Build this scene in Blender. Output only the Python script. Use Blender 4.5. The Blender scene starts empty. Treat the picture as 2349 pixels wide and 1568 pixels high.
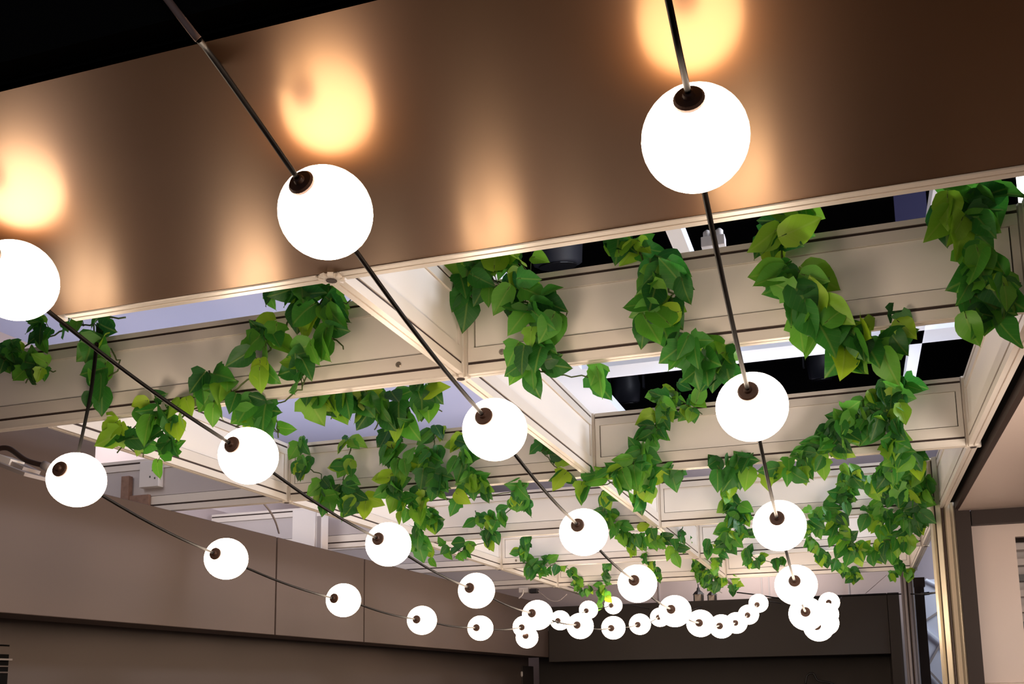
import bpy, math, random
from mathutils import Vector, Matrix
random.seed(7)
scene = bpy.context.scene
col = scene.collection

# ------------------------------------------------------------------ camera, world, exposure
ZC = 1.6                                   # lens height above the floor
F, CX, CY = 2340.8, 1200.0, 1203.5         # focal length and optical centre for the 2349 x 1568 frame
RIGHT = Vector((0.95064, 0.30984, -0.01654))
FWD = Vector((-0.3035, 0.93964, 0.15802))
UP = Vector((0.0645, -0.1452, 0.9873))
cam = bpy.data.cameras.new('camera')
cam.sensor_width = 36.0
cam.lens = 36.0 * F / 2349
cam.shift_x = (1174.5 - CX) / 2349
cam.shift_y = (CY - 784) / 2349
cam.clip_start = 0.02
cam_o = bpy.data.objects.new('camera', cam)
col.objects.link(cam_o)
M4 = Matrix((RIGHT, UP, -FWD)).transposed().to_4x4()
M4.translation = (0, 0, ZC)
cam_o.matrix_world = M4
scene.camera = cam_o

world = bpy.data.worlds.new('hall_ambience')
scene.world = world
world.use_nodes = True
wb = world.node_tree.nodes['Background']
wb.inputs[0].default_value = (0.62, 0.66, 0.80, 1)
wb.inputs[1].default_value = 0.17

def lamp(name, loc, target, energy, color, size):
    l = bpy.data.lights.new(name, 'AREA'); l.energy = energy; l.color = color; l.size = size
    o = bpy.data.objects.new(name, l); col.objects.link(o)
    o.location = loc
    o.rotation_euler = (Vector(target) - Vector(loc)).to_track_quat('-Z', 'Y').to_euler()
    return o
lamp('hall_floodlight', (1.9, 3.0, 3.6), (-0.7, 2.6, 2.2), 78, (0.82, 0.87, 1.0), 0.8)
lamp('ceiling_fill', (-1.9, 3.3, 2.40), (-1.9, 3.31, 4.0), 6.5, (0.84, 0.88, 1.0), 2.0)  # unseen fill, added to brighten the lavender ceiling from below
lamp('left_gap_fill', (-2.25, 1.95, 2.62), (-2.2, 2.75, 2.2), 1.3, (1.0, 0.93, 0.88), 0.3)  # added fill for the grey board over the left fascia, no fixture there
lamp('left_outer_fill', (-2.3, 3.0, 2.62), (-2.6, 3.8, 2.3), 2.2, (1.0, 0.94, 0.90), 0.3)  # second unseen fill on the left, added to lift the pale outer wall
lamp('opening_frame_fill', (-.2, 4.2, 2.42), (-0.2, 4.21, 4.0), 6, (0.84, 0.89, 1.0), 1.0)  # added unseen fill that whitens the frame bars from below
lamp('far_wall_fill', (-0.6, 6.9, 2.72), (-0.8, 7.4, 2.2), 8, (1.0, 0.90, 0.84), 0.5)  # invented source behind the last beam, brightens the far blush wall
lamp('neighbour_fill', (1.2, 7.2, 2.6), (0.7, 7.7, 1.7), 10, (0.86, 0.92, 1.0), 0.4)  # unseen fill added for the patterned screen
lamp('right_room_fill', (.78, 1.9, 1.75), (0.62, 3.8, 1.75), 9, (1.0, 0.86, 0.74), 0.5)  # fill added out of view to lighten the blush front

vs = scene.view_settings
vs.view_transform = 'Standard'; vs.look = 'None'; vs.gamma = 1.0; vs.use_curve_mapping = False
vs.exposure = 0.27
GLOW = 16.0                                # radiance of the globe lamps

# ------------------------------------------------------------------ helpers
def lin(r, g, b):
    f = lambda c: (c/255/12.92) if c/255 <= .04045 else ((c/255+.055)/1.055)**2.4
    return (f(r), f(g), f(b), 1)

def at(px, py, Y):                         # the point of the plane y = Y seen at a place of the photo
    d = RIGHT*((px-CX)/F) + FWD - UP*((py-CY)/F)
    p = d*(Y/d.y)
    return Vector((p.x, p.y, p.z+ZC))
def atz(px, py, Z):
    d = RIGHT*((px-CX)/F) + FWD - UP*((py-CY)/F)
    return d*(Z/d.z) + Vector((0, 0, ZC))
def atx(px, py, X):
    d = RIGHT*((px-CX)/F) + FWD - UP*((py-CY)/F)
    p = d*(X/d.x)
    return Vector((p.x, p.y, p.z+ZC))

def mat(name, rgb, rough=.5, metal=0.0, spec=.5, noise=0.0, nscale=8.0, bump=0.0, bscale=60.0):
    m = bpy.data.materials.new(name); m.use_nodes = True
    nt = m.node_tree; b = nt.nodes['Principled BSDF']
    b.inputs['Base Color'].default_value = rgb
    b.inputs['Roughness'].default_value = rough
    b.inputs['Metallic'].default_value = metal
    b.inputs['Specular IOR Level'].default_value = spec
    tc = nt.nodes.new('ShaderNodeTexCoord')
    if noise:
        n = nt.nodes.new('ShaderNodeTexNoise'); n.inputs['Scale'].default_value = nscale; n.inputs['Detail'].default_value = 5
        nt.links.new(tc.outputs['Object'], n.inputs['Vector'])
        mx = nt.nodes.new('ShaderNodeMix'); mx.data_type = 'RGBA'
        mx.inputs[6].default_value = tuple(c*(1-noise) for c in rgb[:3])+(1,)
        mx.inputs[7].default_value = tuple(min(1, c*(1+noise)) for c in rgb[:3])+(1,)
        nt.links.new(n.outputs['Fac'], mx.inputs[0]); nt.links.new(mx.outputs[2], b.inputs['Base Color'])
    if bump:
        n2 = nt.nodes.new('ShaderNodeTexNoise'); n2.inputs['Scale'].default_value = bscale
        nt.links.new(tc.outputs['Object'], n2.inputs['Vector'])
        bp = nt.nodes.new('ShaderNodeBump'); bp.inputs['Strength'].default_value = bump; bp.inputs['Distance'].default_value = .002
        nt.links.new(n2.outputs['Fac'], bp.inputs['Height']); nt.links.new(bp.outputs[0], b.inputs['Normal'])
    return m

class MB:                                  # collects faces, links them as one mesh object
    def __init__(s): s.v = []; s.f = []; s.uv = []
    def box(s, x0, x1, y0, y1, z0, z1):
        b = len(s.v)
        s.v += [(x, y, z) for z in (z0, z1) for y in (y0, y1) for x in (x0, x1)]
        s.f += [tuple(b+i for i in q) for q in ((0,2,3,1),(4,5,7,6),(0,1,5,4),(2,6,7,3),(0,4,6,2),(1,3,7,5))]
        return s
    def quadbox(s, p, q, w, h):            # bar from p to q, w wide, h high
        p, q = Vector(p), Vector(q); d = (q-p).normalized()
        up = Vector((0,0,1)) if abs(d.z) < .95 else Vector((0,1,0))
        a = d.cross(up).normalized()*w/2; c = a.cross(d).normalized()*h/2
        b = len(s.v)
        for e in (p, q):
            s.v += [tuple(e+a*i+c*j) for i, j in ((-1,-1),(1,-1),(1,1),(-1,1))]
        s.f += [tuple(b+i for i in t) for t in ((0,1,2,3),(7,6,5,4),(0,4,5,1),(1,5,6,2),(2,6,7,3),(3,7,4,0))]
        return s
    def prism(s, prof, z0, z1, cap=True):   # closed outline in x,y pulled along z
        b = len(s.v); n = len(prof)
        s.v += [(x, y, z0) for x, y in prof]+[(x, y, z1) for x, y in prof]
        s.f += [(b+i, b+(i+1) % n, b+n+(i+1) % n, b+n+i) for i in range(n)]
        if cap: s.f += [tuple(b+i for i in reversed(range(n))), tuple(b+n+i for i in range(n))]
        return s
    def tube(s, pts, r, n=8, taper=None):
        pts = [Vector(p) for p in pts]; b = len(s.v); m = len(pts)
        ref = None
        for i, p in enumerate(pts):
            d = (pts[min(i+1, m-1)]-pts[max(i-1, 0)]).normalized()
            if ref is None: ref = d.orthogonal().normalized()
            a = (ref-d*ref.dot(d)).normalized(); ref = a
            c = d.cross(a)
            rr = r if taper is None else r+(taper-r)*i/(m-1)
            s.v += [tuple(p+(a*math.cos(2*math.pi*k/n)+c*math.sin(2*math.pi*k/n))*rr) for k in range(n)]
        for i in range(m-1):
            for k in range(n):
                s.f.append((b+i*n+k, b+i*n+(k+1) % n, b+(i+1)*n+(k+1) % n, b+(i+1)*n+k))
        s.f += [tuple(b+k for k in reversed(range(n))), tuple(b+(m-1)*n+k for k in range(n))]
        return s
    def lathe(s, prof, n=24, axis=None, origin=(0,0,0)):     # prof: (radius, height) along +z or axis
        q = Vector(axis).to_track_quat('Z', 'Y').to_matrix() if axis is not None else Matrix.Identity(3)
        o = Vector(origin); b = len(s.v); m = len(prof)
        for r, h in prof:
            for k in range(n):
                a = 2*math.pi*k/n
                s.v.append(tuple(o+q @ Vector((r*math.cos(a), r*math.sin(a), h))))
        for i in range(m-1):
            for k in range(n):
                s.f.append((b+i*n+k, b+i*n+(k+1) % n, b+(i+1)*n+(k+1) % n, b+(i+1)*n+k))
        s.f += [tuple(b+k for k in reversed(range(n))), tuple(b+(m-1)*n+k for k in range(n))]
        return s
    def mesh(s, name, m, smooth=False):
        me = bpy.data.meshes.new(name); me.from_pydata(s.v, [], s.f)
        me.materials.append(m)
        if smooth: me.polygons.foreach_set('use_smooth', [True]*len(me.polygons))
        me.update()
        return me
    def build(s, name, m, parent=None, smooth=False, bevel=0.0):
        o = bpy.data.objects.new(name, s.mesh(name, m, smooth)); col.objects.link(o)
        if parent:
            o.parent = parent
            if parent.type == 'EMPTY': o.matrix_parent_inverse = Matrix.Translation(-parent.location)
        if bevel:
            md = o.modifiers.new('bevel', 'BEVEL'); md.width = bevel; md.segments = 2; md.limit_method = 'ANGLE'
        return o

def spline(pts, n=8):                      # smooth curve through points
    P = [Vector(p) for p in pts]; out = []
    for i in range(len(P)-1):
        a, b, c, d = P[max(i-1, 0)], P[i], P[i+1], P[min(i+2, len(P)-1)]
        for k in range(n):
            t = k/n
            out.append(.5*((2*b)+(c-a)*t+(2*a-5*b+4*c-d)*t*t+(3*b-a-3*c+d)*t**3))
    out.append(P[-1]); return out

def thing(name, label, cat, loc=(0,0,0), group=None):
    o = bpy.data.objects.new(name, None); col.objects.link(o)
    o.location = loc; o.empty_display_size = .05
    o['label'] = label; o['category'] = cat
    if group: o['group'] = group
    return o
def tag(o, label, cat, group=None):
    o['label'] = label; o['category'] = cat
    if group: o['group'] = group
    return o
def struct(o):
    o['kind'] = 'structure'; return o

# ------------------------------------------------------------------ materials
LAM = mat('white_laminate', lin(238, 232, 224), .42, noise=.05, nscale=3, bump=.05, bscale=9)
RAIL = mat('pale_anodised_rail', lin(232, 224, 214), .34, metal=.12, noise=.04, nscale=12)
GROOVE_SHADE = mat('painted_groove_shade', lin(58, 44, 40), .8)  # dark colour stands in for the shade inside grooves, gaps and bores
POSTM = mat('anodised_post', lin(214, 202, 178), .3, metal=.55)
SLOT_SHADE = mat('painted_slot_shade', lin(58, 44, 36), .35, metal=.5)  # dark tone painted in for the shade of the post slots
BROWN = mat('taupe_wall_board', lin(96, 80, 72), .62, noise=.07, nscale=1.6, bump=.04, bscale=25)
BROWND = mat('dark_taupe_board', lin(92, 79, 72), .68, noise=.06, nscale=2)
CHAR = mat('charcoal_board', lin(54, 47, 43), .7, noise=.06, nscale=2)
BLACK = mat('matt_black_paint', (.006, .0055, .005, 1), .9, spec=.1)
PINK = mat('pale_blush_wall', lin(206, 190, 186), .6, noise=.04, nscale=2)
GREYW = mat('grey_white_board', lin(198, 190, 188), .55, noise=.04, nscale=3)
BLUSH = mat('blush_panel', lin(206, 188, 178), .36, noise=.03, nscale=2)
LAV = mat('lavender_stretch_ceiling', lin(190, 194, 226), .6, noise=.03, nscale=1.2)
FRAMEW = mat('cool_white_frame', lin(236, 242, 255), .4)
DARKB = mat('dark_brown_trim', lin(46, 33, 28), .5, spec=.25)
CORD = mat('black_cord', lin(16, 13, 12), .45, spec=.2)
CAPM = mat('dark_socket_cap', lin(84, 56, 42), .55)
STEEL = mat('steel_screw', lin(150, 140, 128), .35, metal=.9)
WHITEP = mat('white_plastic', lin(226, 220, 216), .4)
DARKP = mat('black_plastic', lin(28, 26, 26), .4)
GREYC = mat('grey_cable', lin(150, 140, 138), .5)
GEAR = mat('dark_stage_gear', lin(40, 40, 46), .5)
NAVY = mat('navy_drape', lin(18, 14, 52), .8)
STEMM = mat('dark_vine_stem', lin(66, 84, 34), .6)
TILEW = mat('cool_white_fabric', lin(200, 202, 216), .5)
CARPET = mat('dark_carpet', lin(58, 52, 50), .95, noise=.25, nscale=40)
STAIN = mat('rusty_timber', lin(142, 112, 96), .8, noise=.45, nscale=60)
GLASSY = mat('amber_lantern_pane', lin(180, 160, 140), .2)

def gold_material():
    m = bpy.data.materials.new('satin_copper_sheet'); m.use_nodes = True
    nt = m.node_tree; b = nt.nodes['Principled BSDF']; out = nt.nodes['Material Output']
    tc = nt.nodes.new('ShaderNodeTexCoord')
    n = nt.nodes.new('ShaderNodeTexNoise'); n.inputs['Scale'].default_value = 5; n.inputs['Detail'].default_value = 4
    nt.links.new(tc.outputs['Object'], n.inputs['Vector'])
    mr = nt.nodes.new('ShaderNodeMapRange'); mr.inputs['To Min'].default_value = .25; mr.inputs['To Max'].default_value = .27
    nt.links.new(n.outputs['Fac'], mr.inputs['Value']); nt.links.new(mr.outputs[0], b.inputs['Roughness'])
    b.inputs['Base Color'].default_value = lin(130, 104, 70); b.inputs['Metallic'].default_value = 1
    tg = nt.nodes.new('ShaderNodeCombineXYZ'); tg.inputs[1].default_value = 1   # brushed across, so highlights run along y
    b.inputs['Anisotropic'].default_value = .45; nt.links.new(tg.outputs[0], b.inputs['Tangent'])
    b2 = nt.nodes.new('ShaderNodeBsdfPrincipled')
    b2.inputs['Base Color'].default_value = lin(88, 54, 26); b2.inputs['Metallic'].default_value = 1; b2.inputs['Roughness'].default_value = .50
    ms = nt.nodes.new('ShaderNodeMixShader'); ms.inputs[0].default_value = .66
    nt.links.new(b.outputs[0], ms.inputs[1]); nt.links.new(b2.outputs[0], ms.inputs[2]); nt.links.new(ms.outputs[0], out.inputs['Surface'])
    return m
GOLD = gold_material()

def globe_material():
    m = bpy.data.materials.new('glowing_opal_globe'); m.use_nodes = True
    nt = m.node_tree; b = nt.nodes['Principled BSDF']
    b.inputs['Base Color'].default_value = (.9, .88, .84, 1); b.inputs['Roughness'].default_value = .3
    b.inputs['Emission Color'].default_value = (1.0, .775, .585, 1)
    b.inputs['Emission Strength'].default_value = GLOW
    return m
OPAL = globe_material()

def leaf_material():
    m = bpy.data.materials.new('ivy_leaf'); m.use_nodes = True
    nt = m.node_tree; b = nt.nodes['Principled BSDF']; out = nt.nodes['Material Output']
    oi = nt.nodes.new('ShaderNodeObjectInfo')
    cr = nt.nodes.new('ShaderNodeValToRGB')
    e = cr.color_ramp.elements
    e[0].position = 0; e[0].color = lin(34, 92, 38)
    e[1].position = 1; e[1].color = lin(160, 198, 44)
    k = e.new(.45); k.color = lin(60, 138, 46)
    k = e.new(.78); k.color = lin(102, 172, 50)
    nt.links.new(oi.outputs['Random'], cr.inputs[0])
    uv = nt.nodes.new('ShaderNodeUVMap')
    sp = nt.nodes.new('ShaderNodeSeparateXYZ'); nt.links.new(uv.outputs[0], sp.inputs[0])
    # midrib and side veins from the leaf's own coordinates (u across, v along)
    a = nt.nodes.new('ShaderNodeMath'); a.operation = 'SUBTRACT'; a.inputs[1].default_value = .5
    nt.links.new(sp.outputs[0], a.inputs[0])
    ab = nt.nodes.new('ShaderNodeMath'); ab.operation = 'ABSOLUTE'; nt.links.new(a.outputs[0], ab.inputs[0])
    rib = nt.nodes.new('ShaderNodeMapRange'); rib.inputs['From Min'].default_value = .045; rib.inputs['From Max'].default_value = .015
    nt.links.new(ab.outputs[0], rib.inputs['Value'])
    sl = nt.nodes.new('ShaderNodeMath'); sl.operation = 'MULTIPLY_ADD'; sl.inputs[1].default_value = -.7
    nt.links.new(ab.outputs[0], sl.inputs[0]); nt.links.new(sp.outputs[1], sl.inputs[2])
    wv = nt.nodes.new('ShaderNodeMath'); wv.operation = 'MULTIPLY'; wv.inputs[1].default_value = 38
    nt.links.new(sl.outputs[0], wv.inputs[0])
    sn = nt.nodes.new('ShaderNodeMath'); sn.operation = 'SINE'; nt.links.new(wv.outputs[0], sn.inputs[0])
    vr = nt.nodes.new('ShaderNodeMapRange'); vr.inputs['From Min'].default_value = .8; vr.inputs['From Max'].default_value = 1; vr.inputs['To Max'].default_value = .22
    nt.links.new(sn.outputs[0], vr.inputs['Value'])
    mxv = nt.nodes.new('ShaderNodeMath'); mxv.operation = 'MAXIMUM'
    nt.links.new(rib.outputs[0], mxv.inputs[0]); nt.links.new(vr.outputs[0], mxv.inputs[1])
    sc = nt.nodes.new('ShaderNodeMath'); sc.operation = 'MULTIPLY'; sc.inputs[1].default_value = .24
    nt.links.new(mxv.outputs[0], sc.inputs[0])
    mix = nt.nodes.new('ShaderNodeMix'); mix.data_type = 'RGBA'; mix.inputs[7].default_value = lin(176, 200, 96)
    nt.links.new(sc.outputs[0], mix.inputs[0]); nt.links.new(cr.outputs[0], mix.inputs[6])
    nt.links.new(mix.outputs[2], b.inputs['Base Color'])
    b.inputs['Roughness'].default_value = .45
    bp = nt.nodes.new('ShaderNodeBump'); bp.inputs['Strength'].default_value = .35; bp.inputs['Distance'].default_value = .001
    nt.links.new(mxv.outputs[0], bp.inputs['Height']); nt.links.new(bp.outputs[0], b.inputs['Normal'])
    tr = nt.nodes.new('ShaderNodeBsdfTranslucent'); nt.links.new(mix.outputs[2], tr.inputs[0])
    ms = nt.nodes.new('ShaderNodeMixShader'); ms.inputs[0].default_value = .45
    nt.links.new(b.outputs[0], ms.inputs[1]); nt.links.new(tr.outputs[0], ms.inputs[2])
    nt.links.new(ms.outputs[0], out.inputs['Surface'])
    return m
LEAF = leaf_material()

# ------------------------------------------------------------------ the grid the place is built on
ZB = ZC+.5884                              # underside of the lattice
BH = .1767                                 # height of a beam
ZT = ZB+BH
YH = 1.2405
YR = [YH]+[YH+.5054+k for k in range(6)]   # cross beams
XL, XC, XR = -1.6587, -.6834, .3114
XO = XL-.985
TH = .011                                  # half thickness of a beam

# ------------------------------------------------------------------ room shell
struct(MB().box(-6, 6, -5, 11, -.1, 0).build('floor', CARPET))
XF = -1.972                                # face of the left fascia
ZF0, ZF1 = ZC+.203, ZC+.556                # its lower and upper edge
YB = 6.62                                  # face of the back fascia
wl = struct(MB().box(XF-.30, XF-.24, .2, YB+.3, 0, ZF0+.25).build('wall_left', BROWND))
def fascia(parent, x0, x1, y0, y1, z0, z1, m):
    return MB().box(x0, x1, y0, y1, z0, z1).build('fascia_panel', m, parent, bevel=.002)
g = .0045
seams = [3.205, 3.90]
fp = [(.5, ZF0), (seams[0]-g, ZF0), (seams[0]-g, ZF1), (2.262, ZF1), (2.262, ZC+.83), (.5, ZC+.83)]
mbp = MB(); mbp.v = [(XF-.14, y, z) for y, z in fp]+[(XF, y, z) for y, z in fp]
mbp.f = [(5,4,3,2,1,0), (6,7,8,9,10,11)]+[(i, (i+1) % 6, 6+(i+1) % 6, 6+i) for i in range(6)]
mbp.build('fascia_panel', BROWN, wl, bevel=.002)
fascia(wl, XF-.14, XF, seams[0]+g, seams[1]-g, ZF0, ZF1, BROWN)
fascia(wl, XF-.14, XF, seams[1]+g, YB-.004, ZF0, ZF1, BROWN)
MB().box(XF-.30, XF-.02, .5, YB, ZF0+.012, ZF1-.02).build('backing_board', BLACK, wl)
# back wall: a fascia over a deep dark recess
wb_ = struct(MB().box(XF-.2, .262, YB+.42, YB+.46, 0, ZF0+.2).build('wall_back', CHAR))
XE = .262
fascia(wb_, XF, XE-.07, YB, YB+.42, ZC+.172, ZC+.54, CHAR)
MB().box(XE-.068, XE, YB-.012, YB+.42, 0, ZC+.54).build('end_pillar', CHAR, wb_, bevel=.003)
# pale walls that show over the fascias
struct(MB().box(XO-.06, XO, .2, 8.2, 0, ZC+1.2).build('wall_outer_left', PINK))
wf = struct(MB().box(XO, .325, 7.45, 7.5, 0, ZC+1.2).build('wall_far', PINK))
for x in (-1.36, -.62, -.57, -.03):
    MB().box(x-.004, x+.004, 7.44, 7.452, ZC+.3, ZC+1.2).build('panel_joint', GREYW, wf)
# stretched ceiling with its open corner, black hall roof far above
ce = struct(MB().box(XO, -1.10, -.5, 8.2, ZC+1.2, ZC+1.24).build('ceiling', LAV))
MB().box(-1.10, 2.6, 4.86, 8.2, ZC+1.2, ZC+1.24).build('ceiling_sheet', LAV, ce)
struct(MB().box(-6, 6, -2, 11, ZC+3.4, ZC+3.5).build('ceiling_hall', BLACK))
struct(MB().box(-6.0, -5.9, -2, 8.2, ZC+1.24, ZC+3.4).build('wall_hall_left', BLACK))
wh = struct(MB().box(-6, 6, 8.2, 8.3, ZC+1.24, ZC+3.4).build('wall_hall_back', BLACK))
struct(MB().box(5.9, 6.0, -2, 11, ZC+1.3, ZC+3.4).build('wall_hall_right', BLACK))

# white frame around and across the opening
t = thing('ceiling_frame', 'cool white metal frame across the black opening above the lattice beams', 'frame', (-.4, 3.6, ZC+1.19))
zf0, zf1 = ZC+1.17, ZC+1.21
for (x0, x1, y0, y1) in ((-1.05, -.91, 1.3, 4.82), (-.405, -.365, 1.3, 3.60), (.245, .285, 1.3, 4.82),
                         (-.91, 1.6, 3.56, 3.70), (-.91, 1.6, 4.50, 4.54), (-.91, 1.6, 4.66, 4.82)):
    MB().box(x0, x1, y0, y1, zf0, zf1).build('frame_bar', FRAMEW, t)

# copper-coloured bulkhead in front of the lattice
XBL = -1.157
bk = struct(MB().box(XBL+.01, 2.2, .726, YH-TH, ZB+.006, ZC+1.35).build('bulkhead', BLACK))
MB().box(XBL, 2.2, .722, YH-TH-.004, ZB-.001, ZB+.006).build('soffit_sheet', GOLD, bk)
MB().box(XBL-.006, XBL, .722, YH+TH, ZB-.002, ZB+.03).build('edge_trim', RAIL, bk, bevel=.0015)
MB().box(-2.8, 2.2, .700, .722, ZB+.012, ZC+1.6).build('front_board', BLACK, bk)
MB().lathe([(.0016, 0), (.0011, .0012)], 8, (0,0,-1), tuple(at(746, 325, .985).xy)+(ZB-.001,)).build('rivet', DARKP, bk)

# right-hand room: blush soffit, dark lintel, blush front with a louvred opening
rs = struct(MB().box(XR+.048, 2.6, 1.0, 3.755, ZB-.012, ZB+.02).build('ceiling_right', BLUSH))
MB().box(XR+.018, XR+.046, 1.0, 3.70, ZB+.012, ZB+.03).build('shadow_gap', BLACK, rs)
MB().box(XR+.034, XR+.047, 1.0, 3.70, ZB-.012, ZB+.03).build('edge_strip', DARKB, rs)
wr = struct(MB().box(1.0, 1.04, -2, 3.7, 0, ZB-.012).build('wall_right', BLUSH))
YP = 3.80
rt = struct(MB().box(.40, 2.6, YP-.05, YP+.03, ZB-.062, ZB-.012).build('trim_1', DARKB))
fr = struct(MB().box(.348, .396, YP-.06, YP+.03, 0, ZB+.04).build('trim_2', DARKB))
xo0 = at(2334, 1300, YP).x; zo1 = at(2334, 1231, YP).z; zo0 = at(2345, 1560, YP).z
wfr = struct(MB().box(.396, xo0, YP-.01, YP+.02, 0, ZB-.062).build('wall_front', BLUSH))
MB().box(xo0, 2.6, YP-.01, YP+.02, zo1, ZB-.062).build('wall_panel', BLUSH, wfr)
MB().box(xo0, 2.6, YP-.01, YP+.02, 0, zo0).build('wall_panel', BLUSH, wfr)
MB().box(.396, 2.6, YP-.028, YP-.008, zo0-.06, zo0-.006).build('dado_rail', BLUSH, wfr, bevel=.003)
struct(MB().box(xo0-.02, 2.6, YP+.02, YP+.20, zo1, zo1+.015).build('light_stop_board', DARKB))  # board added to keep stray light off the louvres
w1 = struct(MB().box(xo0, 2.6, YP+.16, YP+.17, zo0, zo1).build('window_1', GREYW))
n = 9
for k in range(n):
    z = zo0+(k+.5)*(zo1-zo0)/n
    MB().box(xo0, 2.6, YP+.05, YP+.12, z-.011, z+.011).build('louvre_slat', GREYW if k % 3 else DARKP, w1)

# ------------------------------------------------------------------ beams
def beam_parts(root, p0, p1, axis, fixed, screws=(), z0=ZB, m_panel=LAM, m_rail=RAIL):
    """one bay of a beam: grooved top and bottom rail, two end stiles and an inset board"""
    def bx(mb, a0, a1, t0, t1, zz0, zz1):
        if axis == 'x': mb.box(a0, a1, fixed+t0, fixed+t1, zz0, zz1)
        else: mb.box(fixed+t0, fixed+t1, a0, a1, zz0, zz1)
    e = .019
    a0, a1 = p0+e, p1-e
    h = BH
    def rail(name, f0, f1, gr):
        mb = MB()
        zb, zt = z0+f0*h, z0+f1*h
        gz0, gz1 = z0+(gr-.016)*h, z0+(gr+.016)*h
        bx(mb, a0, a1, -TH, TH, zb, gz0)
        bx(mb, a0, a1, -TH+.003, TH-.003, gz0, gz1)
        bx(mb, a0, a1, -TH, TH, gz1, zt)
        if f0 == 0:                         # channel along the underside
            bx(mb, a0, a1, -TH-.0012, -.0018, zb-.0025, zb)
            bx(mb, a0, a1, .0018, TH+.0012, zb-.0025, zb)
        o = mb.build(name, m_rail, root)
        gb = MB(); bx(gb, a0, a1, -TH+.0025, TH-.0025, gz0+.0002, gz1-.0002)
        if f0 == 0: bx(gb, a0, a1, -.0018, .0018, zb-.0012, zb+.0004)
        gb2 = MB(); bx(gb2, a0, a1, -TH+.0022, TH-.0022, gz0+.0003, gz1-.0003)
        gb2.build('groove_shade_strip', GROOVE_SHADE, root)
        return o
    rail('top_rail', .80, 1.0, .93)
    rail('bottom_rail', 0, .275, .105)
    mb = MB(); s = .012
    bx(mb, a0, a0+s, -TH+.001, TH-.001, z0+.275*h, z0+.80*h)
    mb.build('end_stile', m_rail, root)
    mb = MB(); bx(mb, a1-s, a1, -TH+.001, TH-.001, z0+.275*h, z0+.80*h)
    mb.build('end_stile', m_rail, root)
    mb = MB(); bx(mb, a0+s+.002, a1-s-.002, -TH+.004, TH-.004, z0+.275*h+.0024, z0+.80*h-.0006)
    mb.build('inset_board', m_panel, root)
    mb = MB(); bx(mb, a0+s-.001, a1-s+.001, -.003, .003, z0+.27*h, z0+.805*h)
    mb.build('gap_shade_core', GROOVE_SHADE, root)
    for sp in screws:
        if axis == 'x': o, d = (sp, fixed-TH+.0005, z0+.19*h), (0,-1,0)
        else: o, d = (fixed+TH, sp, z0+.19*h), (1,0,0)
        MB().lathe([(.0058, 0), (.0058, .0012), (.0046, .0024), (.0022, .0024), (.0016, .0012)], 14, d, o).build('screw', STEEL, root, smooth=False)

def node_profile(r, cx, cy, slots=8, w=.16, depth=.35):
    prof = []
    for k in range(slots):
        a = 2*math.pi*(k+.5)/slots
        ha = math.pi/slots
        for da, rr in ((-ha+w, r), (ha-w, r), (ha-w*.55, r*(1-depth)), (ha+w*.55, r*(1-depth))):
            prof.append((cx+rr*math.cos(a+da), cy+rr*math.sin(a+da)))
    return prof
def node_post(root, x, y, r=.019, z0=None, z1=None, m=RAIL):
    z0 = ZB-.006 if z0 is None else z0; z1 = ZT+.002 if z1 is None else z1
    o = MB().prism(node_profile(r, x, y), z0, z1).build('node_post', m, root)
    MB().lathe([(r*.42, 0), (r*.42, .0012)], 10, (0,0,-1), (x, y, z0)).build('bore_shade_disc', GROOVE_SHADE, root)
    return o

cross = ['front lattice beam along the far edge of the copper soffit',
         'nearest full cross beam, hung with the biggest leaves, under the black opening',
         'second cross beam from the front, spanning behind the nearest leafy beam',
         'third cross beam from the front, half hidden by ivy, meeting the tall post',
         'fourth cross beam from the front, deep in the lattice',
         'fifth and farthest cross beam, above the lanterns and the dark back fascia']
for r in range(6):
    y = YR[r]
    b = thing('cross_beam', 'white panelled '+cross[r], 'beam', (XC, y, ZB), 'cross beams of the white ceiling lattice')
    if r == 0:
        beam_parts(b, XBL-.005, XC, 'x', y); beam_parts(b, XC, XR, 'x', y)
    else:
        sc_l = {1: [XC-.125], 4: [], 2: []}.get(r, []); sc_r = {1: [XC+.087], 4: []}.get(r, [])
        beam_parts(b, XL if r > 1 else XO, XC, 'x', y, screws=sc_l if r != 4 else [XL+.09]); beam_parts(b, XC, XR, 'x', y, screws=sc_r)
        if r > 1: beam_parts(b, XO, XL, 'x', y, m_panel=GREYW)
lng = [(XL, 1, 'left long beam running back above the taupe fascia'),
       (XC, 0, 'middle long beam running back from the copper soffit'),
       (XR, 0, 'right long beam running back to the tall grooved post')]
for x, r0, lb in lng:
    b = thing('long_beam', 'white panelled '+lb, 'beam', (x, YR[r0], ZB), 'long beams of the white ceiling lattice')
    for r in range(r0, 5): beam_parts(b, YR[r], YR[r+1], 'y', x)
    beam_parts(b, YR[5], YR[5]+.62, 'y', x)
    for r in range(r0, 6):
        if not (x == XR and r == 3) and not (x == XL and r == 1): node_post(b, x, YR[r])

# tall posts on the right
def tall_post(x, y, r, label, m):
    t = thing('grooved_post', label, 'post', (x, y, 0), 'tall grooved posts')
    MB().prism(node_profile(r, x, y, 8, .20, .35), 0, ZT).build('post_shaft', m, t)
    MB().prism(node_profile(r*.76, x, y, 8, .1, .05), 0, ZT-.01).build('slot_shade_core', SLOT_SHADE, t)  # dark core fills the slots in place of their shade
    return t
tall_post(XR-.004, YR[3]+.005, .041, 'tall pale aluminium grooved post at the right, before the blush front', POSTM)
tall_post(XR-.008, 6.42, .036, 'far grey grooved post beside the end of the dark back fascia', GREYC)

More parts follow.
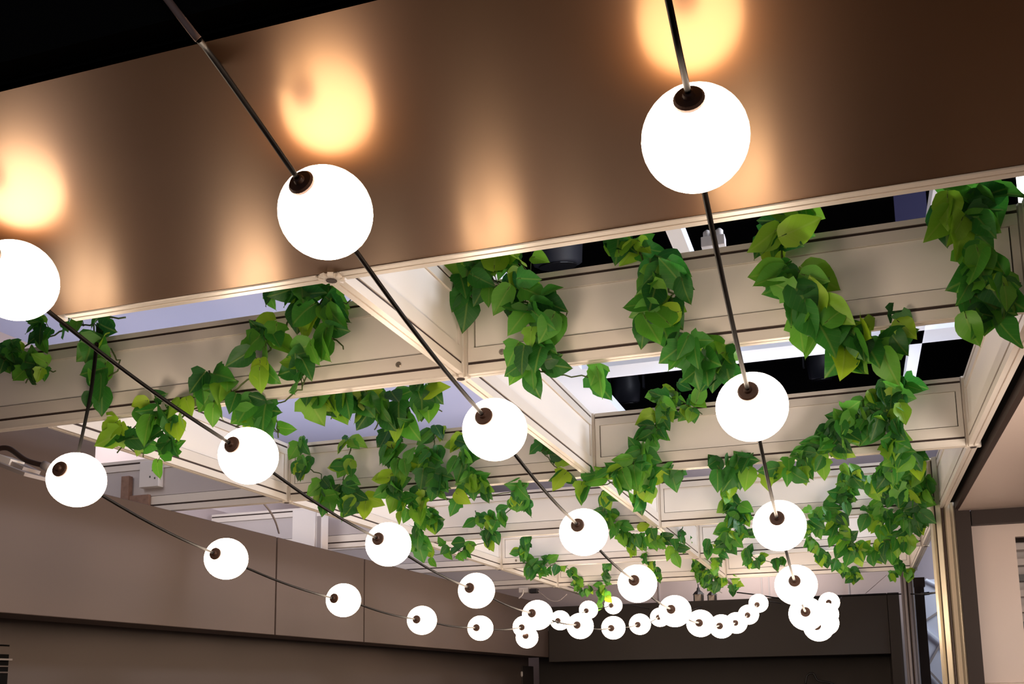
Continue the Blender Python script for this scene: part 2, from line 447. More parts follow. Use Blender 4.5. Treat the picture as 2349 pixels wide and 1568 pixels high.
# neighbour stand seen through the gap
t = thing('brown_column', 'slim brown column in the gap left of the tall grooved post', 'column', (.43, 7.0, 0))
MB().box(at(2101, 1400, 7.0).x, at(2123, 1400, 7.0).x, 6.98, 7.04, 0, ZC+.62).build('column_shaft', DARKB, t)
MB().box(at(2098, 1400, 7.0).x, at(2126, 1400, 7.0).x, 6.975, 7.045, ZC+.60, ZC+.66).build('column_cap', DARKB, t)
sw = thing('patterned_screen', 'cool white screen with diagonal battens behind the slim brown column', 'screen', (.7, 7.6, 0))
MB().box(.33, 1.3, 7.72, 7.75, 0, at(2135, 1328, 7.72).z).build('screen_board', TILEW, sw)
def batten(a, b, m=FRAMEW):
    MB().quadbox(at(a[0], a[1], 7.70), at(b[0], b[1], 7.70), .014, .014).build('batten', m, sw)
batten((2124, 1328), (2160, 1345)); batten((2120, 1425), (2160, 1398), GREYC); batten((2120, 1437), (2170, 1480))
batten((2158, 1475), (2124, 1535), GREYC); batten((2124, 1530), (2170, 1580), GREYC)
struct(MB().box(.33, 1.6, 7.78, 7.82, ZC+.3, ZC+1.2).build('wall_neighbour', mat('mauve_grey', lin(150, 140, 146), .7)))

# ------------------------------------------------------------------ globe lamps on their cords
RG = .052
S = {
 'right-hand light string': [(1595,318,250,1577,238),(1725,933,160,1716,900),(1788,1205,118,1783,1189),(1826,1341,96,1823,1332),(1850,1407,79,1848,1403),(1878,1437,67,1874,1435),(1894,1428,60,1892,1426),(1897,1408,54,1896,1407),(1902,1381,48,1901,1381)],
 'light string second from the right': [(747,488,217,699,426),(1135,985,144,1112,957),(1339,1220,108,1326,1205),(1462,1338,87,1455,1331),(1548,1401,73,1540,1397),(1607,1429,62,1604,1428),(1655,1436,55,1651,1435),(1689,1428,49,1687,1428),(1717,1409,46,1715,1410),(1740,1383,43,1737,1386)],
 'light string third from the right': [(35,643,192,-10,590),(570,1045,134,536,1021),(891,1248,102,869,1236),(1093,1354,82,1078,1348),(1233,1410,68,1221,1406),(1331,1435,61,1324,1433),(1407,1439,55,1402,1440),(1468,1431,50,1463,1432),(1514,1415,45,1511,1415)],
 'leftmost light string': [(176,1100,128,143,1077),(519,1281,97,496,1270),(788,1376,77,768,1372),(968,1422,68,956,1420),(1102,1440,59,1093,1439),(1202,1437,51,1197,1438),(1285,1422,46,1280,1423),(1350,1398,43,1345,1400),(1407,1388,41,1402,1388)],
}
YS_ = [[.925,1.47,2.05,2.62,3.17,3.72,4.27,4.82,5.35], [.942,1.50,2.08,2.66,3.24,3.82,4.38,4.93,5.3,5.65],
       [.975,1.52,2.1,2.7,3.3,3.85,4.35,4.85,5.38], [1.5,2.12,2.75,3.3,3.88,4.5,5.05,5.5,5.8]]   # evenly spaced along each cord
def sphere_mesh():
    mb = MB(); n, m = 40, 20
    prof = [(RG*math.sin(math.pi*(i+.02)/(m+.04)), -RG*math.cos(math.pi*(i+.02)/(m+.04))) for i in range(m+1)]
    return mb.lathe(prof, n).mesh('globe_shade', OPAL, True)
SHADE = sphere_mesh()
CAPR = RG*.285
CAP = MB().lathe([(CAPR, 0), (CAPR, .0035), (CAPR*.86, .0058), (CAPR*.42, .0064), (CAPR*.34, .0105), (.0034, .0112)], 24).mesh('socket_cap', CAPM, False)
TAIL = MB().lathe([(CAPR*.8, 0), (CAPR*.8, .003), (CAPR*.4, .006), (.003, .008)], 20).mesh('tail_cap', CAPM, False)
ordn = ['nearest', 'second nearest', 'third nearest', 'fourth nearest', 'fifth nearest', 'sixth nearest', 'seventh nearest', 'eighth nearest', 'ninth nearest', 'tenth nearest']
extra = {0: 'big', 1: 'big', 2: 'medium', 3: 'medium'}
def globe(c, axis, label):
    t = thing('globe_lamp', label, 'lamp', c, 'round globe lamps on the light strings')
    s = bpy.data.objects.new('globe_shade', SHADE); col.objects.link(s); s.parent = t
    s.scale = (1, 1, .965)
    q = axis.to_track_quat('Z', 'Y').to_euler()
    cp = bpy.data.objects.new('socket_cap', CAP); col.objects.link(cp); cp.parent = t
    cp.location = axis*(RG*math.sqrt(1-.285**2)-.0008); cp.rotation_euler = q
    tc = bpy.data.objects.new('tail_cap', TAIL); col.objects.link(tc); tc.parent = t
    tc.location = -axis*(RG*math.sqrt(1-.228**2)-.001); tc.rotation_euler = (-axis).to_track_quat('Z', 'Y').to_euler()
    return t
HOOKS = {}
for si, (sn, v) in enumerate(S.items()):
    ys = YS_[si]; cs = []; axs = []
    for (x, y, s, cx_, cy_), Y in zip(v, ys):
        c = at(x, y, Y); cs.append(c)
        d = (Vector((0,0,ZC))-c).normalized()
        ox, oy = (cx_-x)/(s/2)*1.04, (cy_-y)/(s/2)*1.04
        rt_ = (RIGHT-d*RIGHT.dot(d)).normalized(); u_ = d.cross(rt_).normalized()
        if u_.z < 0: u_ = -u_
        k = math.sqrt(max(.05, 1-ox*ox-oy*oy))
        axs.append((d*k+rt_*ox-u_*oy).normalized())
    HOOKS[si] = (cs, axs)
    for i, (c, a) in enumerate(zip(cs, axs)):
        end = ''
        globe(c, a, 'glowing white globe lamp, '+ordn[i]+' on the '+sn+end)
    # cord pieces from tail to next cap
    segs = []
    for i in range(len(cs)-1):
        p = cs[i]-axs[i]*(RG+.004); q = cs[i+1]+axs[i+1]*(RG+.009)
        sag = Vector((0, 0, -.006))
        segs.append([p, (p*2+q)/3+sag, (p+q*2)/3+sag, q])
    c0 = cs[0]+axs[0]*(RG+.009)
    if si == 1:
        lead = [at(455,90,.7005), at(464,100,.712), at(478,118,.735), at(590,275,.82), c0]
    elif si == 0:
        lead = [atz(1500,-150,.583), atz(1515,-75,.578), atz(1533,0,.566), atz(1556,110,.545), c0]
    elif si == 2:
        lead = [at(-260,300,.74), at(-140,450,.84), c0]
    else:
        lead = None
    tailp = cs[-1]-axs[-1]*(RG+.004)
    tails = [tailp, tailp+Vector((.03,.25,.02)), (tailp.x+.05, YB-.01 if si else 6.3, ZC+.5 if si else ZC+.5)]
    tail = [tails[0], tails[1], Vector(tails[2])]
    t = thing('light_cord', 'black cord of the '+sn, 'cord', cs[0], 'black cords of the light strings')
    if si == 1: MB().tube(spline([at(330,-75,.690), at(385,0,.693), at(440,72,.697), at(455,90,.7005)], 6), .0036, 8).build('lit_cord_top', mat('painted_lit_cord', lin(176, 142, 126), .5), t, True)  # same cord, its lit upper stretch painted as a paler colour
    if lead: MB().tube(spline(lead, 8), .0031, 8).build('cord_lead', CORD, t, True)
    for sg in segs: MB().tube(spline(sg, 5), .0031, 8).build('cord_span', CORD, t, True)
    MB().tube(spline(tail, 5), .0026, 6).build('cord_end', CORD, t, True)
# cord that drops from the third string to the first globe of the leftmost string
c2, a2 = HOOKS[2]
p, q = c2[0]-a2[0]*(RG+.004), c2[1]+a2[1]*(RG+.009)
hook = at(222, 788, (p+(q-p)*.27).y)
top = HOOKS[3][0][0]+Vector((0, 0, RG*.93))
tag(MB().tube(spline([hook, hook*.6+top*.4+Vector((.004,0,-.004)), top], 8), .0028, 8).build('drop_cord', mat('dull_black_cord', lin(10, 9, 8), .9, spec=.02), None, True),
    'thin black cord dropping to the nearest globe of the leftmost string', 'cord')
# one more globe hanging just under the leftmost string
c6 = HOOKS[3][0][5]
ge = at(1209, 1461, c6.y+.02)
globe(ge, (Vector((0,0,ZC))-ge+Vector((-.6,0,.6))).normalized(), 'glowing white globe lamp hanging lowest, tucked under the sixth globe of the leftmost string')
tag(MB().tube(spline([c6+Vector((0,.05,.0)), (c6+ge)/2+Vector((0,.075,0)), ge+Vector((0,.05,0))], 5), .002, 6).build('hanging_cord', CORD, None, True),
    'short cord holding the lowest globe under the leftmost string', 'cord')

# ------------------------------------------------------------------ ivy
def leaf_mesh(width, fold, curl, lobed, wave):
    prof = [(0, .0), (.03, .22), (.10, .36), (.22, .47), (.36, .50), (.50, .45), (.64, .35), (.78, .22), (.90, .10), (1.0, 0)]
    if lobed:
        prof = [(0, .0), (.02, .20), (.07, .42), (.20, .58), (.30, .40), (.42, .38), (.52, .40), (.66, .30), (.84, .14), (1.0, 0)]
    v, f, uv = [], [], []
    n = len(prof)
    for i, (t, w) in enumerate(prof):
        zc = -curl*t*t
        for s in (-1, -.5, 0, .5, 1):
            x = s*w*width
            back = -.10*abs(s) if t < .12 else 0          # heart-shaped base
            z = zc+abs(s)*w*fold+wave*math.sin(9*t+s*2)*abs(s)
            v.append((x, t+back, z)); uv.append((.5+s*w*.98, t))
    for i in range(n-1):
        for k in range(4):
            a = i*5+k
            f.append((a, a+1, a+6, a+5))
    me = bpy.data.meshes.new('leaf'); me.from_pydata(v, [], f); me.materials.append(LEAF)
    l = me.uv_layers.new(name='UVMap')
    for p in me.polygons:
        p.use_smooth = True
        for li in p.loop_indices: l.data[li].uv = uv[me.loops[li].vertex_index]
    me.update(); return me
LEAVES = [leaf_mesh(.80, .18, .18, False, .02), leaf_mesh(.92, .10, .28, False, .03), leaf_mesh(.72, .30, .10, False, .02),
          leaf_mesh(.86, .05, .40, False, .05), leaf_mesh(.78, .22, -.12, False, .03), leaf_mesh(.95, .12, .2, True, .03), leaf_mesh(.82, .24, .12, True, .04)]

def yrow(r):                                # row 1.0 = the face of the first cross beam
    return YR[1]+(r-1)-.014
def garland(label, paths, n, size=.056, spread=.026, rnd=None, lobed=.25):
    rg = random.Random(rnd if rnd is not None else label)
    if paths[0][0][2] >= 1.9: n = round(n*1.3); size *= .93
    curves = [spline([at(x, y, yrow(r)-.016) for x, y, r in p], 7) for p in paths]
    t = thing('ivy_garland', label, 'plant', curves[0][0], 'ivy garlands draped over the white lattice')
    stem = MB()
    for c in curves:
        c2 = [q+Vector((rg.uniform(-1,1), rg.uniform(-.6,.3), rg.uniform(-1,1)))*.004 for q in c]
        stem.tube(c2, .0021, 5, .0014)
    L = [sum((c[i+1]-c[i]).length for i in range(len(c)-1)) for c in curves]; tot = sum(L)
    inv = Matrix.Translation(-t.location)
    for ci, c in enumerate(curves):
        k = max(2, round(n*L[ci]/tot)); nn = max(1, round(k/3.6))
        for j in range(k):
            node = (j % nn+.5+.35*math.sin(j % nn*2.3))/nn
            u = min(.999, max(0, node+rg.gauss(0, .012)))*(len(c)-1); i = min(int(u), len(c)-2)
            p = c[i].lerp(c[i+1], u-i)
            d = (c[i+1]-c[i]).normalized()
            depth = p.y
            side = -1 if rg.random() < .5 else 1
            out = Vector((d.z, 0, -d.x))*side
            tip = (out*rg.uniform(.2, 1.1)+d*rg.uniform(-.5, .8)+Vector((rg.uniform(-.5,.5), rg.uniform(-.35,.1), -rg.uniform(.1, 1.15)))).normalized()
            base = p+out*rg.uniform(.2, 1)*spread+Vector((0, -rg.uniform(.004, .032), rg.uniform(-.3, .7)*spread))
            ln = size*rg.uniform(.68, 1.2)
            nrm = Vector((rg.uniform(-.95,.95), -1, rg.uniform(-1.0,.5)))
            nrm = (nrm-tip*nrm.dot(tip)).normalized()
            X = tip.cross(nrm).normalized()
            base = base-tip*ln*.25
            if base.y > depth-.003: base.y = depth-.003
            mi = rg.randrange(5) if rg.random() > lobed else 5+rg.randrange(2)
            o = bpy.data.objects.new('leaf', LEAVES[mi]); col.objects.link(o)
            R = Matrix((X, tip, nrm)).transposed().to_4x4()
            o.parent = t
            o.matrix_local = Matrix.Translation(base-t.location) @ R @ Matrix.Diagonal((ln, ln, ln, 1))
            mid = (p+base)/2+Vector((0, -.006, .004))
            stem.tube([p, mid, base, base+tip*ln*.12], .0010, 4, .0007)
    s = stem.build('stem', STEMM, t, True)
    return t

garland('ivy garland over the nearest cross beam, just right of the middle long beam',
        [[(1135,572,1.03),(1112,618,1.0),(1150,655,.99),(1200,690,.98),(1240,735,.98),(1212,785,.98),(1222,835,.99),(1285,862,1.03),(1385,866,1.08)],
         [(1150,600,1.01),(1060,640,.99)],[(1180,590,1.02),(1220,640,.99)],[(1222,835,.99),(1205,890,1.03)],[(1240,735,.98),(1300,720,.98)],[(1110,640,.99),(1060,650,.99),(1090,690,.98)],[(1150,655,.99),(1210,660,.98)]], 66, .056, .03)
garland('ivy garland over the nearest cross beam, left of the right-hand black cord',
        [[(1450,566,1.02),(1500,625,.98),(1545,680,.98),(1508,735,.98),(1562,775,.98),(1600,815,.99),(1690,838,1.06)],
         [(1455,575,1.01),(1395,580,1.0)],[(1600,815,.99),(1618,872,1.04)],[(1545,680,.98),(1585,650,.98)],[(1508,735,.98),(1465,748,.98)],[(1640,835,1.02),(1660,880,1.06)]], 54, .057, .028)
garland('ivy garland over the nearest cross beam, right of the right-hand black cord, swinging away right',
        [[(1855,478,1.02),(1800,530,1.0),(1795,600,.98),(1828,650,.98),(1800,700,.98),(1870,735,.98),(1930,775,.99),(2000,785,1.03),(2085,758,1.05)],
         [(2010,785,1.03),(2068,812,1.06)],[(1870,740,.98),(1940,810,1.02),(1975,825,1.04)],[(1800,530,1.0),(1760,530,1.0)]], 62, .058, .028)
garland('ivy garland at the right end of the nearest cross beam, partly shaded',
        [[(2240,442,1.02),(2200,500,.99),(2230,560,.98),(2215,620,.98),(2255,660,.98),(2218,715,.98),(2262,745,1.0),(2300,735,1.02)],
         [(2255,660,.98),(2340,645,.98)],[(2235,470,1.01),(2275,490,.99)],[(2200,500,.99),(2150,495,1.0)]], 46, .058, .026)
garland('ivy strand down the nearest cross beam, left of the middle long beam',
        [[(775,650,1.02),(735,700,.98),(745,760,.98),(715,830,.98),(690,890,1.0),(625,935,1.04),(585,985,1.05)],[(745,720,.98),(800,690,.98)],[(745,760,.98),(790,800,.98)]], 34, .058, .024)
garland('long ivy swag sweeping down left across the nearest cross beam to below its edge',
        [[(620,665,1.02),(705,690,.99),(660,740,.98),(620,800,.98),(575,865,.98),(500,920,1.0),(420,940,1.02),(340,955,1.03),(290,1010,1.05),(330,1045,1.05)],
         [(430,940,1.02),(375,1010,1.06),(390,1050,1.06)],[(480,850,.98),(520,900,.99)],[(540,980,1.05),(625,960,1.05),(640,1000,1.05)],[(340,955,1.03),(400,980,1.04),(400,1030,1.05)],[(300,980,1.04),(270,1040,1.05)]], 78, .056, .028)
garland('ivy hanging behind the nearest cross beam, against the lavender ceiling',
        [[(690,905,1.1),(770,910,1.15),(840,900,1.15),(870,930,1.2),(940,930,1.2),(965,880,1.15)],[(870,930,1.2),(862,985,1.2)],[(930,940,1.2),(935,1000,1.25)],[(965,890,1.15),(1010,945,1.2)],[(840,890,1.15),(830,950,1.2)],[(770,910,1.15),(760,960,1.18)],[(720,905,1.12),(745,960,1.15)]], 52, .06, .026)
garland('bushy ivy tuft at the far left end of the nearest cross beam',
        [[(180,745,1.02),(100,775,1.0),(30,815,.99),(75,850,.98),(125,850,.98)],[(30,815,.99),(5,850,.98)],[(75,850,.98),(60,880,.98)]], 40, .042, .024, lobed=.6)
garland('ivy strand at the left end of the nearest cross beam, crossed by the black cord',
        [[(290,728,1.03),(215,740,1.0),(240,790,.98),(275,835,.98),(235,885,.98),(228,935,1.0)],[(215,740,1.0),(170,755,1.0)]], 22, .056, .022)
garland('two short ivy strands at the left end of the second cross beam',
        [[(700,1010,2.0),(690,1060,1.98),(735,1090,1.98),(750,1140,1.98),(735,1165,2.0)],[(805,1005,2.01),(800,1060,1.98),(790,1105,1.98),(820,1145,1.98),(868,1160,2.02)],[(755,1130,1.98),(805,1172,2.0)]], 40, .058, .022)
garland('dense ivy on the second cross beam, left of its middle',
        [[(905,985,2.0),(900,1030,1.98),(930,1075,1.98),(905,1110,1.98),(920,1150,2.0),(962,1180,2.05)],[(1005,985,2.01),(990,1050,1.98),(1000,1090,1.98),(1005,1130,1.98),(1062,1152,2.0)],
         [(930,1075,1.98),(985,1090,1.98)],[(962,1180,2.05),(1000,1198,2.1),(958,1225,2.15),(968,1270,2.2)],[(900,1130,2.0),(1000,1165,2.05)]], 74, .06, .026)
garland('ivy strand on the second cross beam, under the second globe of the middle string',
        [[(1060,1010,1.99),(1065,1060,1.98),(1100,1095,1.98),(1112,1130,2.0),(1205,1125,2.05)],[(1100,1095,1.98),(1070,1120,2.0)]], 24, .06, .024)
garland('ivy swag from second to third cross beam, left of the middle long beam',
        [[(1195,1120,2.3),(1175,1165,2.7),(1125,1205,2.96),(1130,1232,2.98),(1065,1258,3.0),(985,1275,3.0)],[(1195,1130,2.5),(1215,1165,2.8)],[(1090,1170,2.96),(1110,1225,2.98)],[(1065,1258,3.0),(1040,1280,3.0)]], 50, .056, .026)
garland('ivy garland on the second cross beam where it meets the middle long beam',
        [[(1545,905,2.02),(1510,940,1.98),(1500,1000,1.98),(1470,1040,1.98),(1440,1085,1.98),(1400,1108,2.0),(1330,1110,2.0),(1280,1075,1.98),(1235,1025,1.98)],
         [(1545,908,2.01),(1608,950,1.98)],[(1500,1095,2.0),(1462,1155,2.1)],[(1440,1090,2.0),(1510,1105,2.02),(1562,1095,2.05)],[(1510,940,1.98),(1540,930,1.98)]], 86, .058, .026)
garland('ivy garland trailing left from the right end of the second cross beam',
        [[(2062,880,2.01),(2010,910,1.98),(1960,960,1.98),(1920,1000,1.98),(1900,1040,1.99),(1850,1060,2.0),(1790,1085,2.02),(1700,1075,2.03),(1645,1080,2.03)],[(1960,960,1.98),(1930,1020,1.98)],[(1700,1075,2.03),(1690,1100,2.1)]], 74, .058, .026)
garland('thick bright ivy bunch hanging off the right end of the second cross beam',
        [[(2075,882,2.0),(2050,940,1.98),(2030,1000,1.98),(2070,1050,2.05),(2040,1090,2.3),(2062,1132,2.5)],[(2030,1000,1.98),(1990,960,1.98)],[(2070,1050,2.05),(2110,1060,2.2)],[(2040,1090,2.3),(2000,1120,2.5)]], 66, .062, .03, lobed=.5)
garland('ivy strand dropping beside the globe third nearest on the middle string',
        [[(1405,1125,2.5),(1385,1180,2.96),(1440,1228,3.0),(1500,1235,3.05),(1562,1268,3.1)],[(1440,1228,3.0),(1450,1265,3.1)],[(1500,1235,3.05),(1520,1260,3.1)]], 52, .054, .026)
garland('ivy strand on the third cross beam, left of the third globe of the right-hand string',
        [[(1692,1085,2.4),(1668,1140,2.96),(1700,1180,2.98),(1680,1225,2.98),(1655,1272,3.02)],[(1700,1180,2.98),(1715,1235,3.0)],[(1680,1225,2.98),(1620,1250,3.0)]], 50, .056, .024)
garland('ivy strand on the third cross beam, right of the third globe of the right-hand string',
        [[(1955,1080,2.97),(1940,1130,2.98),(1915,1190,2.98),(1935,1240,3.0),(1965,1270,3.05),(2045,1262,3.1)],[(1940,1130,2.98),(1975,1100,2.98)],[(1915,1190,2.98),(1870,1200,2.98)]], 64, .056, .026)
garland('ivy bunch at the right end of the third cross beam, beside the tall grooved post',
        [[(2108,1060,2.9),(2085,1120,2.97),(2105,1180,2.98),(2045,1205,3.0),(1985,1185,2.98)],[(2105,1180,2.98),(2085,1232,3.02),(2025,1240,3.0)],[(2085,1120,2.97),(2130,1130,2.97)],[(2045,1150,2.97),(2010,1170,2.98)]], 72, .056, .028)
garland('ivy sprig under the third globe of the right-hand string on the left',
        [[(1868,1180,2.98),(1858,1230,3.0),(1872,1270,3.4),(1900,1295,3.9)]], 24, .054, .024)
garland('ivy bunch on the fourth cross beam near its left end',
        [[(1215,1225,3.5),(1205,1275,3.97),(1232,1312,4.0),(1275,1292,4.02)],[(1205,1275,3.97),(1190,1250,3.97)]], 40, .056, .026)
garland('trailing ivy on the farthest cross beam, left side, above the globes',
        [[(1290,1295,4.4),(1325,1325,4.97),(1335,1352,5.0),(1385,1352,5.02)],[(1395,1285,4.3),(1390,1330,4.97),(1385,1392,5.0)],[(1340,1340,5.0),(1320,1362,5.0)]], 54, .054, .026)
garland('ivy clump hanging over the two black lanterns',
        [[(1560,1225,3.4),(1600,1285,4.9),(1620,1325,5.0),(1700,1348,5.05)],[(1655,1255,3.95),(1640,1300,4.5),(1615,1345,5.02)],[(1620,1325,5.0),(1655,1360,5.05)]], 74, .06, .03, lobed=.5)
garland('ivy strand on the farthest cross beam, right of the fourth globe of the right-hand string',
        [[(1875,1262,3.97),(1912,1290,4.6),(1945,1318,4.98),(1968,1320,5.0)]], 28, .056, .024)
garland('short ivy strand at the right end of the farthest cross beam',
        [[(2005,1272,3.98),(2045,1275,3.98),(2060,1300,4.6),(2092,1322,5.0)],[(2060,1310,4.9),(2035,1322,5.0)]], 34, .056, .024)
garland('ivy sprig behind the fourth globe of the middle string',
        [[(1478,1275,3.97),(1505,1305,4.5),(1515,1338,5.0)]], 18, .054, .022)
garland('ivy sprig on the fourth cross beam, between the middle and right-hand strings',
        [[(1712,1268,3.97),(1755,1285,3.98),(1800,1290,4.2)],[(1712,1268,3.97),(1725,1300,4.2)]], 24, .054, .022)

# ------------------------------------------------------------------ small things above the fascias
YS = YR[2]-TH
a = at(331, 1062, YS); b = at(373, 1117, YS)
t = thing('wall_socket', 'white three-hole wall socket on the grey board above the left fascia', 'socket', ((a.x+b.x)/2, YS, (a.z+b.z)/2))
MB().box(a.x, b.x, YS-.022, YS+.004, b.z, a.z).build('socket_box', WHITEP, t, bevel=.002)
for x, y in ((350, 1078), (344, 1093), (355, 1096)):
    p = at(x, y, YS-.022); MB().box(p.x-.0022, p.x+.0022, YS-.0228, YS-.021, p.z-.003, p.z+.003).build('socket_hole', DARKP, t)
a = at(288, 1095, YS); b = at(346, 1152, YS)
t = thing('timber_bracket', 'stained pale timber bracket under the white wall socket', 'bracket', ((a.x+b.x)/2, YS, b.z))
MB().box(a.x, a.x+.03, YS-.02, YS-.001, b.z-.03, a.z).build('bracket_leg', STAIN, t)
MB().box(a.x+.03, b.x, YS-.014, YS-.001, b.z-.02, b.z+.025).build('bracket_foot', STAIN, t)
YW = 3.625
a = at(671, 1170, YW); b = at(736, 1245, YW)
t = thing('white_upright', 'white square upright box showing over the left fascia beside a grey cable', 'post', ((a.x+b.x)/2, YW, ZF1))
MB().box(a.x, b.x-.03, YW, YW+.07, ZF1, a.z).build('upright_body', WHITEP, t, bevel=.002)
MB().box(b.x-.03, b.x, YW+.01, YW+.06, ZF1, a.z-.004).build('upright_flange', WHITEP, t, bevel=.002)
MB().box(b.x-.024, b.x-.006, YW+.0085, YW+.011, ZF1+.01, a.z-.03).build('upright_slot', GREYC, t)
tag(MB().tube(spline([at(600,1149,2.75), at(618,1170,2.9), at(632,1196,3.1), at(640,1222,3.28)], 6), .0035, 7).build('grey_cable', GREYC, None, True),
    'grey cable running down to the left fascia, left of the white upright', 'cable')
# left: spotlight on its arm before the tall taupe panel
t = thing('spotlight', 'pale metal floodlight on an arm at the left edge, beside the nearest left globe', 'spotlight', at(40, 1070, 1.75))
MB().quadbox(at(-10,1058,1.74), at(84,1094,1.74), .07, .008).build('lamp_plate', GREYC, t)
MB().quadbox(at(8,1052,1.75), at(38,1064,1.75), .04, .016).build('lamp_driver', WHITEP, t)
MB().quadbox(at(30,1060,1.76), at(72,1080,1.76), .05, .010).build('cooling_fin', GREYC, t)
MB().tube(spline([at(-10,1030,1.74), at(20,1028,1.75), at(60,1055,1.76), at(105,1068,1.77)], 6), .006, 8).build('lamp_arm', DARKB, t, True)
MB().tube([at(100,1066,1.77), at(116,1074,1.77)], .010, 10).build('arm_joint', GREYC, t, True)
# adaptor and its lead near the far left corner
YA = 5.7
c = at(1225, 1355, YA)
t = thing('power_adaptor', 'small black power adaptor with a looped grey lead near the far left corner', 'adaptor', c)
MB().box(c.x-.024, c.x+.024, YA-.02, YA+.02, c.z-.013, c.z+.013).build('adaptor_body', DARKP, t, bevel=.003)
MB().tube(spline([c+Vector((.024,0,0)), at(1243,1362,YA), at(1262,1376,YA), at(1282,1377,YA), at(1300,1362,YA)], 6), .003, 7).build('adaptor_lead', GREYC, t, True)
c = at(1203, 1353, YA+.02)
t = thing('junction_box', 'white junction box left of the small black adaptor, with white cables', 'box', c)
MB().box(c.x-.03, c.x+.03, YA, YA+.05, c.z-.016, c.z+.016).build('box_body', WHITEP, t, bevel=.003)
MB().tube(spline([at(1200,1352,YA-.01), at(1199,1362,YA-.01), at(1190,1372,YA-.01)], 6), .004, 7).build('white_cable', WHITEP, t, True)
# lanterns
YLn = 7.0
def lantern(x, y0, y1, w, label):
    c = at(x, y1, YLn); k = at(x, y0, YLn).z-c.z; c.z = ZC+.5385; k += .012; hw = w/2*YLn/F
    t = thing('black_lantern', label, 'lantern', c, 'black lanterns on the back fascia')
    MB().box(c.x-hw, c.x+hw, YLn-hw, YLn+hw, c.z, c.z+.08*k).build('lantern_base', DARKP, t, bevel=.002)
    for sx in (-1, 1):
        for sy in (-1, 1):
            MB().box(c.x+sx*hw*.9-.004, c.x+sx*hw*.9+.004, YLn+sy*hw*.9-.004, YLn+sy*hw*.9+.004, c.z+.08*k, c.z+.5*k).build('lantern_bar', DARKP, t)
    MB().box(c.x-hw*.84, c.x+hw*.84, YLn-hw*.84, YLn+hw*.84, c.z+.08*k, c.z+.5*k).build('lantern_glass', GLASSY, t)
    MB().lathe([(hw*1.35, .5*k), (hw*.9, .62*k), (hw*.4, .7*k), (hw*.3, .82*k), (hw*.14, .84*k), (hw*.1, k)], 4, None, c).build('lantern_cap', DARKP, t)
lantern(1603, 1332, 1378, 20, 'left black lantern standing on the dark back fascia')
lantern(1634, 1338, 1378, 18, 'right black lantern standing on the dark back fascia')
MBs = MB().box(-1.7, .2, 6.7, 7.3, ZC+.38, ZC+.538)
struct(MBs.build('trim_3', CHAR))
# cable along the top of the back fascia
tag(MB().tube(spline([at(1690,1358,6.5), at(1740,1364,6.5), at(1810,1372,6.5), at(1950,1366,6.5), at(2060,1362,6.5), at(2118,1362,6.0), at(2150,1358,4.2)], 8), .004, 6).build('black_cable', CORD, None, True),
    'thin black cable strung above the dark back fascia to the tall post', 'cable')
t = thing('cable_connector', 'black inline connector on the cable just left of the tall grooved post', 'connector', at(2122, 1361, 5.9))
MB().tube([at(2113,1362,5.9), at(2132,1360,5.9)], .009, 10).build('connector_body', DARKP, t, True)
MB().tube([at(2132,1360,5.9), at(2142,1359,5.9)], .005, 8).build('connector_tip', DARKP, t, True)
tag(MB().tube([at(1986,1360,6.4), at(2034,1318,5.8)], .0015, 5).build('thin_wire', GREYC, None, True),
    'hair-thin wire slanting up to the farthest cross beam at the right', 'wire')
# dark recess under the back fascia
c = at(1165, 1550, 6.75)
t = thing('recess_cabinet', 'dark box panel low in the recess at the far left corner', 'cabinet', (c.x, 6.9, 0))
x0, x1 = at(1133, 1540, 6.75).x, at(1199, 1540, 6.75).x
MB().box(x0, x1, 6.75, 7.0, 0, at(1165, 1527, 6.75).z).build('cabinet_body', CHAR, t, bevel=.003)
p = at(1197, 1545, 6.74)
MB().lathe([(.003, -.02), (.008, -.01), (.008, .012), (.004, .018)], 10, None, p).build('white_handle', WHITEP, t, True)
tag(MB().tube(spline([at(1848,1568,6.9), at(1852,1548,6.9), at(1866,1544,6.9), at(1876,1560,6.9), at(1900,1564,6.9), at(1920,1572,6.9)], 6), .006, 7).build('cable_loop', DARKP, None, True),
    'dark loop of cable in the shadow under the back fascia', 'cable')
# shelf fronts at the lower left edge
xs = XF-.235
t = thing('shelf_unit', 'grey slatted shelf fronts at the lower left edge under the fascia', 'shelf', (xs, 1.9, 0))
y1 = atx(20, 1500, xs).y
zz = [atx(10, y, xs).z for y in (1428, 1478, 1482, 1500, 1510, 1514, 1526, 1529, 1540, 1543, 1590)]
for k in range(0, 10, 2):
    MB().box(xs-.01, xs+.006+(.008 if k == 4 else 0), y1-.5, y1, zz[k+1], zz[k]).build('shelf_front', BROWND if k != 4 else GREYC, t)
MB().box(xs-.01, xs+.001, y1-.5, y1, zz[-1], zz[0]).build('shelf_back', BLACK, t)

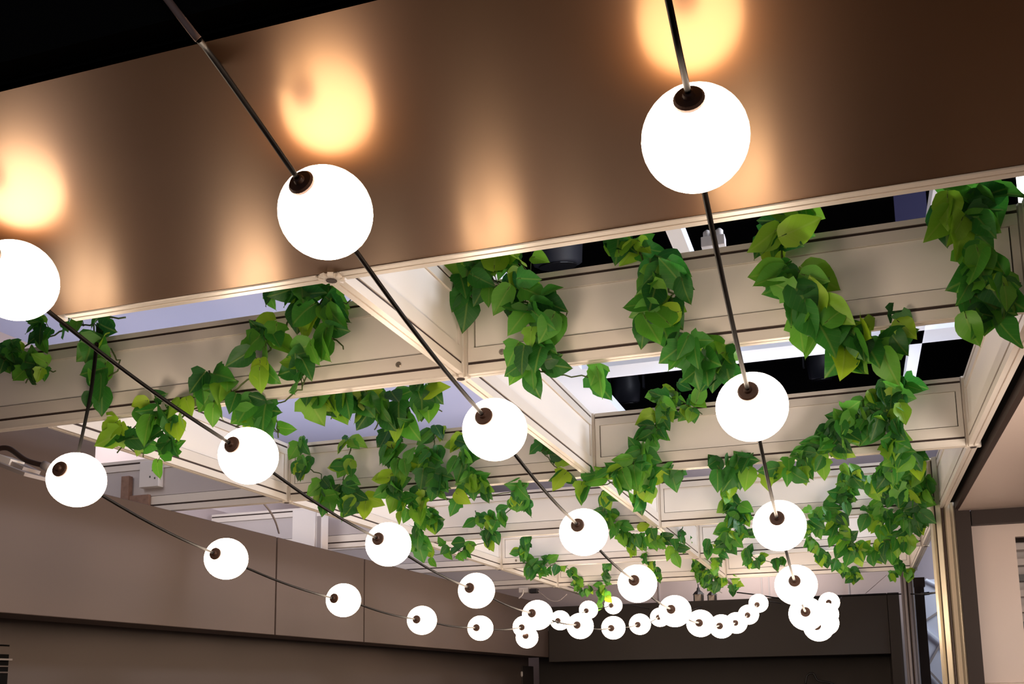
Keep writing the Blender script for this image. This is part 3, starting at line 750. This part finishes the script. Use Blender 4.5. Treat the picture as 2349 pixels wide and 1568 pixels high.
# ------------------------------------------------------------------ dim gear in the black hall above
def stage_lamp(px, py, Z, label, s=1.0):
    d = RIGHT*((px-CX)/F)+FWD-UP*((py-CY)/F); c = d*(Z/d.z)+Vector((0,0,ZC))
    t = thing('stage_lamp', label, 'stage lamp', c, 'dim stage lamps in the black hall roof')
    MB().lathe([(.05*s, 0), (.07*s, .01), (.08*s, .10*s), (.06*s, .22*s), (.03*s, .26*s)], 16, (0,-.2,1), c).build('lamp_can', GEAR, t, True)
    MB().lathe([(.055*s, -.004), (.055*s, .0)], 16, (0,-.2,1), c).build('lamp_lens', DARKP, t)
    for sx in (-1, 1): MB().box(c.x+sx*.095*s-.006, c.x+sx*.095*s+.006, c.y-.015, c.y+.015, c.z+.08*s, c.z+.36*s).build('yoke_arm', GEAR, t)
    MB().box(c.x-.10*s, c.x+.10*s, c.y-.02, c.y+.02, c.z+.36*s, c.z+.38*s).build('yoke_bar', GEAR, t)
    MB().tube([(c.x, c.y, c.z+.37*s), (c.x, c.y, ZC+3.41)], .015, 6).build('hanging_pipe', GEAR, t)
stage_lamp(1440, 925, 1.9, 'dim stage lamp seen through the opening, left behind the nearest beam', 1.2)
stage_lamp(1885, 870, 1.9, 'dim stage lamp seen through the opening, above the second globe of the right-hand string', 1.1)
stage_lamp(1280, 610, 1.9, 'dim stage lamp seen over the nearest beam, left of the opening', 1.6)
t = thing('roof_truss', 'dark lattice truss in the black hall roof above the opening', 'truss', (0, 5, ZC+2.6))
for y in (4.3, 4.7, 6.3, 6.7):
    MB().tube([(-2.5, y, ZC+2.4), (3.5, y, ZC+2.4)], .025, 8).build('truss_chord', GEAR, t)
for k in range(14):
    x = -2.4+k*.42
    MB().tube([(x, 4.3, ZC+2.4), (x+.42, 4.7, ZC+2.4)], .014, 6).build('truss_brace', GEAR, t)
    MB().tube([(x, 6.3, ZC+2.4), (x+.42, 6.7, ZC+2.4)], .014, 6).build('truss_brace', GEAR, t)
a, b = atz(2052, 480, 1.9), atz(2130, 440, 1.9)
c = at(2345, 445, 2.3)
t = thing('tube_lamp', 'short upright cool white tube lamp at the right edge above the nearest beam', 'lamp', c)
tm = bpy.data.materials.new('lit_tube'); tm.use_nodes = True
tm.node_tree.nodes['Principled BSDF'].inputs['Emission Color'].default_value = (1, .97, .92, 1)
tm.node_tree.nodes['Principled BSDF'].inputs['Emission Strength'].default_value = 3
MB().lathe([(.004, -.045), (.009, -.042), (.009, .04), (.004, .045)], 12, None, c).build('lit_tube', tm, t, True)
MB().box(c.x-.014, c.x+.014, c.y-.014, c.y+.014, c.z-.10, c.z-.043).build('tube_holder', WHITEP, t)
t = thing('navy_banner', 'navy banner hanging in the dark above the right garland', 'banner', a)
MB().box(a.x, b.x, a.y, a.y+.02, a.z-.1, a.z+.35).build('banner_cloth', NAVY, t)
MB().box(a.x-.02, b.x+.02, a.y-.005, a.y+.025, a.z+.35, a.z+.37).build('banner_pole', GEAR, t)
MB().tube([(a.x, a.y+.01, a.z+.36), (a.x, a.y+.01, ZC+3.41)], .006, 6).build('banner_line', GEAR, t)
c = atz(1637, 560, 1.3)
t = thing('emergency_light', 'small twin-headed white lamp above the nearest beam, behind the right-hand cord', 'lamp', c)
MB().box(c.x-.035, c.x+.035, c.y-.02, c.y+.02, c.z-.012, c.z+.02).build('lamp_box', WHITEP, t, bevel=.002)
for sx in (-1, 1):
    MB().lathe([(.008, 0), (.012, .006), (.012, .02), (.006, .026)], 12, (0,0,1), c+Vector((sx*.018, 0, .02))).build('lamp_head', WHITEP, t, True)
